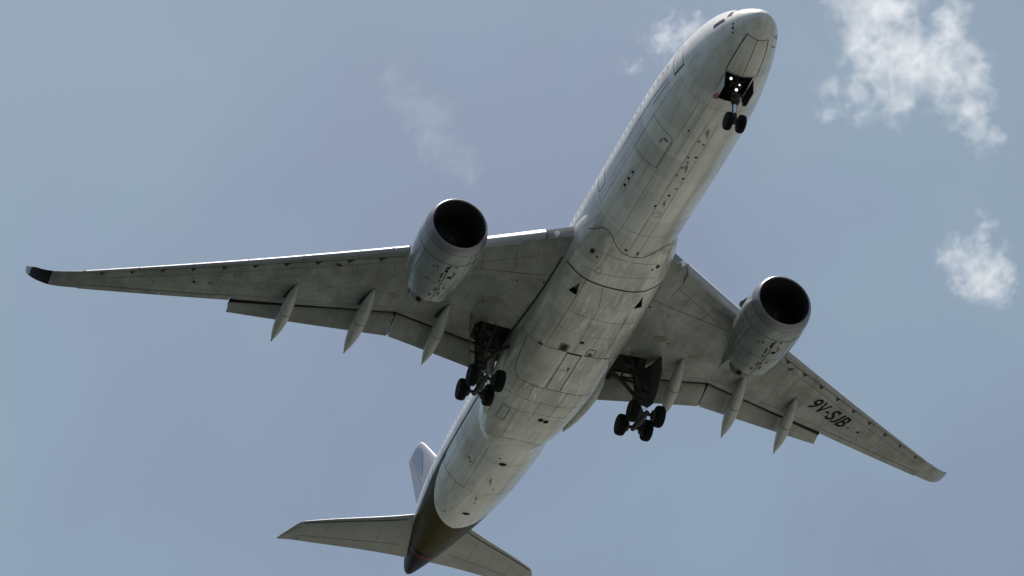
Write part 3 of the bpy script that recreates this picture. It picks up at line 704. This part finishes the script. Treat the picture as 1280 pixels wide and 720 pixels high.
    # strake on the inboard shoulder
    for a0 in (-122,):
        g = MB(); a = math.radians(a0); k = lambda x, h: P(x, a, rad(x)-.03+h)
        g.plate([k(1.5,0), k(2.75,0), k(2.7,.24), k(2.4,.30)], .04); g.build('nacelle_strake', 'nac', na, smooth=False)
    # drain fairing under the nozzle
    g = MB(); a = math.radians(-24*sg); k = lambda x, h: P(x, a, 1.5+h)
    g.plate([k(5.35,.12), k(6.15,.02), k(5.75,-.5), k(5.3,-.4)], .30); g.build('nozzle_drain', 'black', na, smooth=False)
    # pylon
    g = MB(); rg = []
    for x, zt, zb, hw in ((-23.9,-.72,-.86,.06),(-24.5,-.5,-1.0,.2),(-25.5,-.3,-1.1,.3),(-27.5,-.2,-1.75,.33),(-28.6,-.1,-1.95,.34),(-29.6,.0,-1.75,.33),(-30.8,.1,-1.25,.26),(-31.9,.1,-.75,.14),(-32.7,.1,-.55,.03)):
        y0 = sg*10.5; rg.append([(x, y0-hw, zt), (x, y0-hw, zb+.2), (x, y0-hw*.6, zb), (x, y0+hw*.6, zb), (x, y0+hw, zb+.2), (x, y0+hw, zt)])
    g.loft(rg); g.build('pylon', 'wing', na, angle=30)
engine(1); engine(-1)
# ---------------------------------------------------------------- tail
def tailplane(sg):
    f = MB(); rg = []
    def sec(y): return lerp_tab([(.3,-56.2,-62.9),(1.5,-57.5,-63.15),(8.0,-62.55,-65.3),(8.55,-63.05,-65.5),(8.8,-63.6,-65.6),(9.1,-64.45,-65.75),(9.35,-65.1,-65.88),(9.58,-65.8,-66.0)], y)
    for y in [.3,1,1.5]+frange(2.2,8,8)+[8.3,8.6,8.8,9,9.15,9.3,9.42,9.5,9.58]:
        xl, xt = sec(y); ch = xl-xt; T = ch*.10; z = .85+.155*(y-1.3); r = []
        for c, k in ((0,0),(.01,-.2),(.04,-.38),(.12,-.55),(.3,-.62),(.5,-.52),(.7,-.33),(.9,-.12),(1,-.03),(1,.03),(.9,.08),(.7,.22),(.5,.36),(.3,.42),(.12,.4),(.04,.3),(.01,.18)):
            r.append((xl-c*ch, sg*y, z+T*k*.85))
        rg.append(r)
    f.loft(rg); e = MB()
    zl = lambda x, y: .85+.155*(y-1.3)-.055*(sec(y)[0]-sec(y)[1])-.01
    def tl(pl, w, mi):
        strip(e, [(x, sg*y, tz(x, y)-.008) for x, y in resample(pl, .3)], w, mi, lambda p: Vector((0,0,-1)))
    LW = [(0,0),(.01,-.2),(.04,-.38),(.12,-.55),(.3,-.62),(.5,-.52),(.7,-.33),(.9,-.12),(1,-.03)]
    def tz(x, y):
        xl, xt = sec(y); ch = xl-xt; return .85+.155*(y-1.3)+ch*.10*.85*lerp_tab(LW, (xl-x)/ch)[0]
    hx = lambda y, c: sec(y)[0]-c*(sec(y)[0]-sec(y)[1])
    tl([(hx(y,.70), y) for y in frange(1.8,8.3,10)], .035, LN); tl([(hx(y,.06), y) for y in frange(2.2,8.4,10)], .11, LN)
    for y in (3.4,5.1,6.8): tl([(hx(y,.1), y), (hx(y,.68), y)], .02, SO)
    tl([(hx(8.3,.7), 8.3), (hx(8.3,.97), 8.3)], .03, LN)
    t = f.build('tailplane', ['tailw', 'le']+ML, ROOT, angle=35, extra=(e, ML))
    for p in t.data.polygons:
        if abs(p.center.y) > 1.6 and abs(p.center.y) < 9.2:
            xl, xt = sec(abs(p.center.y))
            if (xl-p.center.x)/(xl-xt) < .02: p.material_index = 1
tailplane(1); tailplane(-1)
f = MB(); rg = []
for z, xl, xt in ((2.4,-49.5,-62.1),(2.9,-52.0,-62.35),(3.3,-54.0,-62.55),(3.9,-55.6,-62.85),(5,-56.9,-63.35),(7.7,-59.72,-64.6),(10.2,-62.2,-65.75),(10.8,-62.85,-66.03),(11.1,-63.25,-66.17),(11.3,-63.75,-66.26),(11.42,-64.4,-66.31)):
    ch = xl-xt; T = ch*.10 if z > 3.4 else 1.0; r = []
    if z > 11.35: T *= .4
    for c, k in ((0,0),(.01,.18),(.04,.34),(.12,.46),(.3,.5),(.5,.42),(.7,.27),(.9,.1),(1,.02)): r.append((xl-c*ch, T*k, z))
    for c, k in ((1,.02),(.9,.1),(.7,.27),(.5,.42),(.3,.5),(.12,.46),(.04,.34),(.01,.18)): r.append((xl-c*ch, -T*k, z))
    rg.append(r)
# refine vertically so the painted emblem edge is clean
def mid(a, b, t): return [tuple(p+(q-p)*t for p, q in zip(u, v)) for u, v in zip(a, b)]
rr = []
for a, b in zip(rg, rg[1:]):
    k = max(1, int(abs(b[0][2]-a[0][2])/.35)); rr += [mid(a, b, i/k) for i in range(k)]
rr.append(rg[-1]); f.loft(rr); e = MB()
def fx(z, c):
    tb = [(3.9,-55.6,-62.85),(5,-56.9,-63.35),(7.7,-59.72,-64.6),(10.2,-62.2,-65.75),(11.3,-63.75,-66.26)]
    xl, xt = lerp_tab(tb, z); return xl-c*(xl-xt)
def fy(z, c):
    tb = [(3.9,-55.6,-62.85),(5,-56.9,-63.35),(7.7,-59.72,-64.6),(10.2,-62.2,-65.75),(11.3,-63.75,-66.26)]
    xl, xt = lerp_tab(tb, z); return (xl-xt)*.10*lerp_tab([(0,0),(.01,.18),(.04,.34),(.12,.46),(.3,.5),(.5,.42),(.7,.27),(.9,.1),(1,.02)], c)[0]+.012
for sg in (-1, 1):
    strip(e, [(fx(z,.68), sg*fy(z,.68), z) for z in frange(4.2,11.1,20)], .035, 0, lambda p, q=sg: Vector((0, q, 0)))
    # blue emblem patch near the top of the fin
    g = [(11.05,.32),(10.9,.62),(10.2,.64),(9.4,.62),(8.6,.60),(7.9,.58),(7.3,.52),(8.2,.38),(9.2,.22),(10.2,.16),(10.8,.2)]
    cz, cc = 9.6, .42; vs = [(fx(cz,cc), sg*fy(cz,cc), cz)]
    rimp = resample([(z, c) for z, c in g+[g[0]]], .2)[:-1]
    for k in (.33,.66,1): vs += [(fx(cz+(z-cz)*k, cc+(c-cc)*k), sg*fy(cz+(z-cz)*k, cc+(c-cc)*k), cz+(z-cz)*k) for z, c in rimp]
    m = len(rimp); fs = [(0, 1+i, 1+(i+1) % m) for i in range(m)]
    for q in range(2): fs += [(1+q*m+i, 1+(q+1)*m+i, 1+(q+1)*m+(i+1) % m, 1+q*m+(i+1) % m) for i in range(m)]
    e.add(vs, fs, 1)
fn = f.build('fin', ['fin', 'le'], ROOT, angle=35, extra=(e, ['soft', 'finblue']))
for p in fn.data.polygons:
    if p.center.z > 4.2 and p.material_index == 0 and p.center.x > fx(min(p.center.z, 11.3), .02): p.material_index = 1
# exhaust of the auxiliary power unit
g = MB(); g.lathe((-65.2,0,1.36), (-1,0,.02), [(0,.22),(.12,.21),(.12,.17),(-.1,.17)], 0, 24); g.build('auxiliary_exhaust', 'core', fo)
# ---------------------------------------------------------------- landing gear
def wheel(c, R, w, parent):
    g = MB(); h = w/2
    tp = [(-h*.80,R*.56),(-h*.95,R*.66),(-h,R*.78),(-h*.92,R*.90),(-h*.72,R*.965),(-h*.4,R*.995)]+[(-h*.36,R*.975),(-h*.30,R*.995),(-h*.06,R),(-h*.02,R*.98),(h*.02,R*.98),(h*.06,R),(h*.30,R*.995),(h*.36,R*.975)]+[(h*.4,R*.995),(h*.72,R*.965),(h*.92,R*.90),(h,R*.78),(h*.95,R*.66),(h*.80,R*.56)]
    g.lathe(c, (0,1,0), tp, 0, 40)
    for q in (-1, 1):
        o = Vector(c)
        g.lathe(o, (0,q,0), [(h*.62,R*.03),(h*.62,R*.18),(h*.50,R*.22),(h*.45,R*.44),(h*.76,R*.50),(h*.84,R*.57),(h*.7,R*.57),(h*.3,R*.5),(h*.3,R*.03)], 1, 32)
        for k in range(9):
            a = 2*PI*k/9; g.cyl(o+Vector((math.cos(a)*R*.33, q*h*.42, math.sin(a)*R*.33)), o+Vector((math.cos(a)*R*.33, q*h*.53, math.sin(a)*R*.33)), R*.05, 2, 8)
    return g.build('wheel', ['tyre', 'rim', 'dark'], parent, angle=50)
def main_gear(sg):
    Y = sg*5.3; f = MB(); T = lambda *a, **k: f.tube(*a, **k)
    f.tube([(-33.75,Y,-.75),(-33.62,Y,-2.0),(-33.45,Y,-3.9),(-33.43,Y,-4.0)], [.34,.33,.27,.3], 0, 20)
    f.tube([(-34.6,Y-.0,-1.0),(-33.7,Y,-1.25),(-32.9,Y,-.95)], [.2,.26,.2], 0, 16)           # pintle trunnion
    f.tube([(-33.6,Y-sg*.9,-1.1),(-33.6,Y+sg*.45,-1.1)], .2, 0, 14)
    f.tube([(-33.43,Y,-3.9),(-33.33,Y,-5.5)], .17, 1, 18); f.tube([(-33.43,Y,-4.6),(-33.34,Y,-5.6)], [.2,.27], 0, 18)
    f.tube([(-33.7,Y+sg*.3,-1.4),(-33.5,Y+sg*.32,-3.8)], .05, 0, 8); f.tube([(-33.3,Y-sg*.3,-1.4),(-33.2,Y-sg*.33,-4.3)], .04, 0, 8)
    # torque links behind the leg
    f.tube([(-33.65,Y,-3.85),(-34.25,Y,-4.5),(-33.6,Y,-5.25)], [.1,.07,.1], 0, 8)
    f.box((-33.5,Y,-3.7), (.7,.62,.35)); f.box((-33.2,Y,-4.25), (.3,.5,.22)); f.box((-33.35,Y+sg*.3,-2.9), (.3,.2,.5))
    for k in range(7): f.tube([(-33.3+.1*math.sin(k*2.1),Y+.22*math.cos(k*1.7),-3.6),(-33.1-.1*k*.5,Y+.34*math.cos(k*2.3),-4.6),(-33.2+.12*math.sin(k*3),Y+.4*math.cos(k*1.3),-5.45)], .022, 2, 6)
    lg = f.build('main_landing_gear', ['steel', 'chrome', 'dark'], ROOT, angle=50)
    g = MB(); g.tube([(-33.42,Y-sg*.1,-3.85),(-33.6,Y-sg*1.15,-2.5),(-33.75,sg*3.0,-1.45)], [.13,.12,.12], 0, 12); g.tube([(-33.6,Y-sg*.2,-2.5),(-33.62,Y-sg*1.1,-2.45)], .06, 0, 8)
    g.tube([(-33.6,Y-sg*1.15,-2.5),(-33.3,Y-sg*1.0,-1.1)], .07, 0, 8); g.build('side_brace', 'steel', lg)
    g = MB(); g.tube([(-33.45,Y,-3.4),(-32.9,Y-sg*.5,-2.1),(-32.95,Y-sg*.8,-1.0)], [.1,.1,.12], 0, 10); g.tube([(-33.5,Y-sg*.1,-2.6),(-34.6,Y-sg*1.5,-1.5)], .09, 0, 10); g.build('drag_brace', 'steel', lg)
    A_, B_ = Vector((-32.27,Y,-5.76)), Vector((-34.37,Y,-5.42))
    g = MB(); g.tube([A_+(A_-B_)*.1, A_.lerp(B_,.3), A_.lerp(B_,.5), A_.lerp(B_,.7), B_+(B_-A_)*.1], [.16,.2,.27,.2,.16], 0, 16)
    for p in (A_, B_): g.cyl(p+Vector((0,-1.1,0)), p+Vector((0,1.1,0)), .11, 0, 14)
    for q in (-1, 1): g.tube([A_+Vector((-.2,q*.3,.28)), B_+Vector((.2,q*.3,.28))], .045, 0, 8)
    g.build('bogie_beam', 'steel', lg)
    for p in (A_, B_):
        for q in (-1, 1):
            c = p+Vector((0,q*.87,0)); wheel(c, .70, .53, lg)
            g = MB(); g.lathe(c-Vector((0,q*.30,0)), (0,-q,0), [(0,.12),(0,.34),(.16,.34),(.2,.26),(.2,.12)], 0, 24); g.build('brake', 'steel', lg)
    g = MB(); dy = lambda x: sg*(6.05+.325*(x+33.45))   # the door stands toed out at its front edge
    g.plate([(x, dy(x), z) for x, z in ((-32.3,-.95),(-34.5,-1.0),(-34.65,-2.2),(-34.3,-3.5),(-33.75,-4.15),(-33.2,-4.15),(-32.75,-3.5),(-32.3,-2.2))], .06)
    for z in (-1.9,-3.1): g.box((-33.4,sg*5.75,z), (.1,.55,.1), 1)
    g.build('leg_door', ['door', 'steel'], lg, smooth=False)
main_gear(1); main_gear(-1)
f = MB()
f.tube([(-4.55,0,-1.9),(-4.8,0,-3.1),(-4.93,0,-4.1)], [.17,.16,.14], 0, 18); f.tube([(-4.93,0,-4.0),(-5.07,0,-5.3)], .09, 1, 16)
f.tube([(-4.95,0,-4.75),(-5.07,0,-5.4)], [.1,.14], 0, 14); f.cyl((-5.07,-.5,-5.33), (-5.07,.5,-5.33), .085, 0, 14)
f.tube([(-5.0,0,-3.95),(-5.4,0,-4.5),(-5.1,0,-5.05)], [.07,.05,.07], 0, 8)
f.box((-4.85,0,-3.55), (.4,.5,.22)); f.box((-4.85,0,-3.95), (.34,.42,.14)); f.box((-4.7,.0,-2.9), (.3,.7,.1))
for q in (-1, 1): f.tube([(-4.82,q*.12,-3.3),(-5.9,q*.3,-2.2)], .07, 0, 10); f.cyl((-4.75,q*.1,-2.6), (-4.6,q*.7,-2.4), .08, 0, 10); f.tube([(-4.9,q*.16,-3.2),(-4.95,q*.22,-3.7),(-5.0,q*.1,-4.6)], .02, 2, 6)
ng = f.build('nose_landing_gear', ['steel', 'chrome', 'dark'], ROOT, angle=50)
for q in (-1, 1): wheel(Vector((-5.07,q*.385,-5.33)), .53, .36, ng)
for y, z, x, r in ((-.42,-2.72,-4.42,.085),(.10,-3.02,-4.45,.055),(-.06,-3.35,-4.55,.09)):
    g = MB(); g.lathe((x,y,z), (.8,-.12,-.55), [(-.14,r*.6),(0,r*1.15),(.03,r*1.15),(.03,r)], 1, 16)
    g.lathe((x,y,z), (.8,-.12,-.55), [(.028,r),(.045,r*.5),(.05,0)], 0, 16); g.build('taxi_lamp', ['lamp', 'steel'], ng)
for q in (-1, 1):
    g = MB(); prof = [(-4.2,-2.66),(-5.85,-2.74),(-5.8,-3.25),(-5.45,-3.55),(-4.35,-3.5)]
    yd = lambda z: q*(.87+.03*(-2.7-z)); pts = [(x, yd(z), z) for x, z in prof]
    g.plate(pts, .012, 0); g.plate([Vector(p)-Vector((0, q*.032, 0)) for p in pts], .05, 3)
    o = Vector((0, q*.022, 0)); P0 = [Vector((x, yd(z), z))+o for x, z in ((-5.84,-2.95),(-5.78,-3.22),(-5.45,-3.52),(-5.1,-3.52),(-5.2,-3.25))]
    g.plate(P0, .012, 1); g.box((-4.9,q*.74,-2.9), (.06,.26,.06), 2); g.box((-5.4,q*.72,-2.95), (.06,.26,.06), 2)
    g.build('nose_gear_door', ['doorw', 'redp', 'steel', 'dark'], ng, smooth=False)
# ---------------------------------------------------------------- ground
gm = bpy.data.materials.new('bounce_ground'); gm.use_nodes = True; t = gm.node_tree; p = t.nodes['Principled BSDF']; p.inputs['Roughness'].default_value = .95; p.inputs['Specular IOR Level'].default_value = .1
# unseen ground, made dark to starboard and pale to port to shape bounce light
tcg = N(t, 'ShaderNodeTexCoord'); sx = N(t, 'ShaderNodeSeparateXYZ'); t.links.new(tcg.outputs['Object'], sx.inputs[0])
nb = noise(t, .006, (1,1,1), 5, .55, .6); ma = N(t, 'ShaderNodeMath', operation='MULTIPLY_ADD'); t.links.new(nb, ma.inputs[0]); ma.inputs[1].default_value = 150; t.links.new(sx.outputs[1], ma.inputs[2])
side = ramp(t, ma.outputs[0], 20, 110)
dark_ground = mixc(t, ramp(t, noise(t, .05, (1,1,1), 6, .6, .5), .4, .62), (.018,.024,.022), (.038,.048,.044))
pale_ground = mixc(t, ramp(t, noise(t, .02, (1,1,1), 6, .6, .5), .4, .62), (.080,.088,.072), (.165,.165,.145))
pale_ground2 = mixc(t, ramp(t, noise(t, .007, (1,.35,1), 4, .5, .8), .56, .64), pale_ground, (.26,.26,.24))
c2 = mixc(t, side, dark_ground, pale_ground2)
t.links.new(c2, p.inputs['Base Color'])
me = bpy.data.meshes.new('ground'); nseg = 96; vs = [(0, 0, 0)]; fs = []
radii = [30,80,160,300,600,1200,3000,9000,28000]
for q, r in enumerate(radii):
    vs += [(r*math.cos(2*PI*k/nseg), r*math.sin(2*PI*k/nseg), 0) for k in range(nseg)]
fs += [(0, 1+k, 1+(k+1) % nseg) for k in range(nseg)]
for q in range(len(radii)-1): fs += [(1+q*nseg+k, 1+(q+1)*nseg+k, 1+(q+1)*nseg+(k+1) % nseg, 1+q*nseg+(k+1) % nseg) for k in range(nseg)]
me.from_pydata(vs, [], fs); me.materials.append(gm); go = bpy.data.objects.new('ground', me); C.objects.link(go); go['kind'] = 'structure'
# ---------------------------------------------------------------- clouds: real volumes high above the aircraft
CM = cam.matrix_world.copy(); CP = CM.translation
def sky_pt(px, py, dist):
    return CP+(CM.to_3x3() @ Vector(((px-640)/3965.42, -(py-360)/3965.42, -1))).normalized()*dist
def cloud(lobes, dist, dens, nscale, lo, hi, label, seed):
    k = dist/3965.42; pts = [(sky_pt(x, y, dist+dz*k), r*k) for x, y, r, dz in lobes]
    c = sum((p*r for p, r in pts), Vector())/sum(r for _, r in pts); R0 = max((p-c).length+r for p, r in pts)
    bm = bmesh.new(); bmesh.ops.create_icosphere(bm, subdivisions=5, radius=1.0)
    for v in bm.verts:
        d = v.co.normalized(); best = .02*R0
        for p, r in pts:
            o = p-c; b = d.dot(o); q = b*b-(o.dot(o)-r*r*1.5)
            if q > 0 and b+math.sqrt(q) > best: best = b+math.sqrt(q)
        v.co = d*best
    me = bpy.data.meshes.new('cloud'); bm.to_mesh(me); bm.free()
    m = bpy.data.materials.new('cloud_vapour'); m.use_nodes = True; t = m.node_tree; t.nodes.clear()
    out = N(t, 'ShaderNodeOutputMaterial'); pv = N(t, 'ShaderNodeVolumePrincipled'); pv.inputs['Color'].default_value = (1, 1, 1, 1); pv.inputs['Anisotropy'].default_value = .35
    t.links.new(pv.outputs[0], out.inputs['Volume']); tc = N(t, 'ShaderNodeTexCoord'); acc = None
    rm = sum(r for _, r in pts)/len(pts)          # ragged outline: the lobes are warped by turbulence
    wm = N(t, 'ShaderNodeMapping'); wm.inputs['Scale'].default_value = (.75/rm,)*3; wm.inputs['Location'].default_value = (0, seed, seed); wz = N(t, 'ShaderNodeTexNoise'); wz.inputs['Scale'].default_value = 1; wz.inputs['Detail'].default_value = 5; wz.inputs['Roughness'].default_value = .6
    t.links.new(tc.outputs['Object'], wm.inputs[0]); t.links.new(wm.outputs[0], wz.inputs['Vector'])
    wa = N(t, 'ShaderNodeVectorMath', operation='MULTIPLY_ADD'); wa.inputs[1].default_value = (2.6*rm,)*3; wa.inputs[2].default_value = (-1.3*rm,)*3; t.links.new(wz.outputs['Color'], wa.inputs[0])
    wp = N(t, 'ShaderNodeVectorMath', operation='ADD'); t.links.new(wa.outputs[0], wp.inputs[0]); t.links.new(tc.outputs['Object'], wp.inputs[1])
    for p, r in pts:
        sb = N(t, 'ShaderNodeVectorMath', operation='DISTANCE'); t.links.new(wp.outputs[0], sb.inputs[0]); sb.inputs[1].default_value = p-c
        mr_ = N(t, 'ShaderNodeMapRange', interpolation_type='SMOOTHSTEP'); mr_.inputs[1].default_value = r; mr_.inputs[2].default_value = r*.15
        t.links.new(sb.outputs['Value'], mr_.inputs[0])
        if acc is None: acc = mr_.outputs[0]
        else:
            mm = N(t, 'ShaderNodeMath', operation='MAXIMUM'); t.links.new(acc, mm.inputs[0]); t.links.new(mr_.outputs[0], mm.inputs[1]); acc = mm.outputs[0]
    mp = N(t, 'ShaderNodeMapping'); mp.inputs['Scale'].default_value = (nscale/R0,)*3; mp.inputs['Location'].default_value = (seed, seed*2, 0)
    nz_ = N(t, 'ShaderNodeTexNoise'); nz_.inputs['Scale'].default_value = 1; nz_.inputs['Detail'].default_value = 9; nz_.inputs['Roughness'].default_value = .62; nz_.inputs['Distortion'].default_value = .6
    t.links.new(tc.outputs['Object'], mp.inputs[0]); t.links.new(mp.outputs[0], nz_.inputs['Vector'])
    ad = N(t, 'ShaderNodeMath', operation='MULTIPLY_ADD'); ad.inputs[1].default_value = .5; ad.inputs[2].default_value = -.45
    t.links.new(acc, ad.inputs[0]); s2 = N(t, 'ShaderNodeMath', operation='ADD'); t.links.new(ad.outputs[0], s2.inputs[0]); t.links.new(nz_.outputs[0], s2.inputs[1])
    f = N(t, 'ShaderNodeMapRange', interpolation_type='SMOOTHSTEP'); f.inputs[1].default_value = lo; f.inputs[2].default_value = hi; f.inputs[4].default_value = dens/R0
    t.links.new(s2.outputs[0], f.inputs[0]); t.links.new(f.outputs[0], pv.inputs['Density'])
    me.materials.append(m); o = bpy.data.objects.new('cloud', me); C.objects.link(o); o.location = c
    o['label'] = label; o['category'] = 'cloud'; o['group'] = 'clouds in the pale sky'
    return o
DC = 5200
cloud([(1092,15,105,0),(1085,70,90,10),(1128,85,115,0),(1168,60,84,-10),(1198,100,76,0),(1215,140,56,0),(1228,178,42,0),(1058,120,70,0),(1190,15,50,0),(1160,110,60,0)], DC, 4.6, 7, .34, .90,
      'big ragged white cloud to the right of the airliner nose, largest cloud in the sky', 3.1)
cloud([(1208,318,56,0),(1230,332,62,0),(1250,332,48,0),(1240,358,46,0),(1222,296,40,0),(1230,268,30,0)], DC, 2.4, 5, .34, .88,
      'small white puff of cloud near the right edge above the port wing tip', 7.7)
cloud([(822,42,50,0),(840,44,60,0),(866,46,58,0),(832,62,40,0),(795,85,30,0)], DC, 1.6, 6, .36, .86,
      'small bright cloud partly hidden behind the top of the forward fuselage', 12.4)
cloud([(520,130,80,0),(548,150,85,0),(565,180,75,0),(580,215,62,0),(510,90,60,0)], DC, .42, 6, .34, .88,
      'faint thin wisp of cloud above the starboard engine', 18.9)
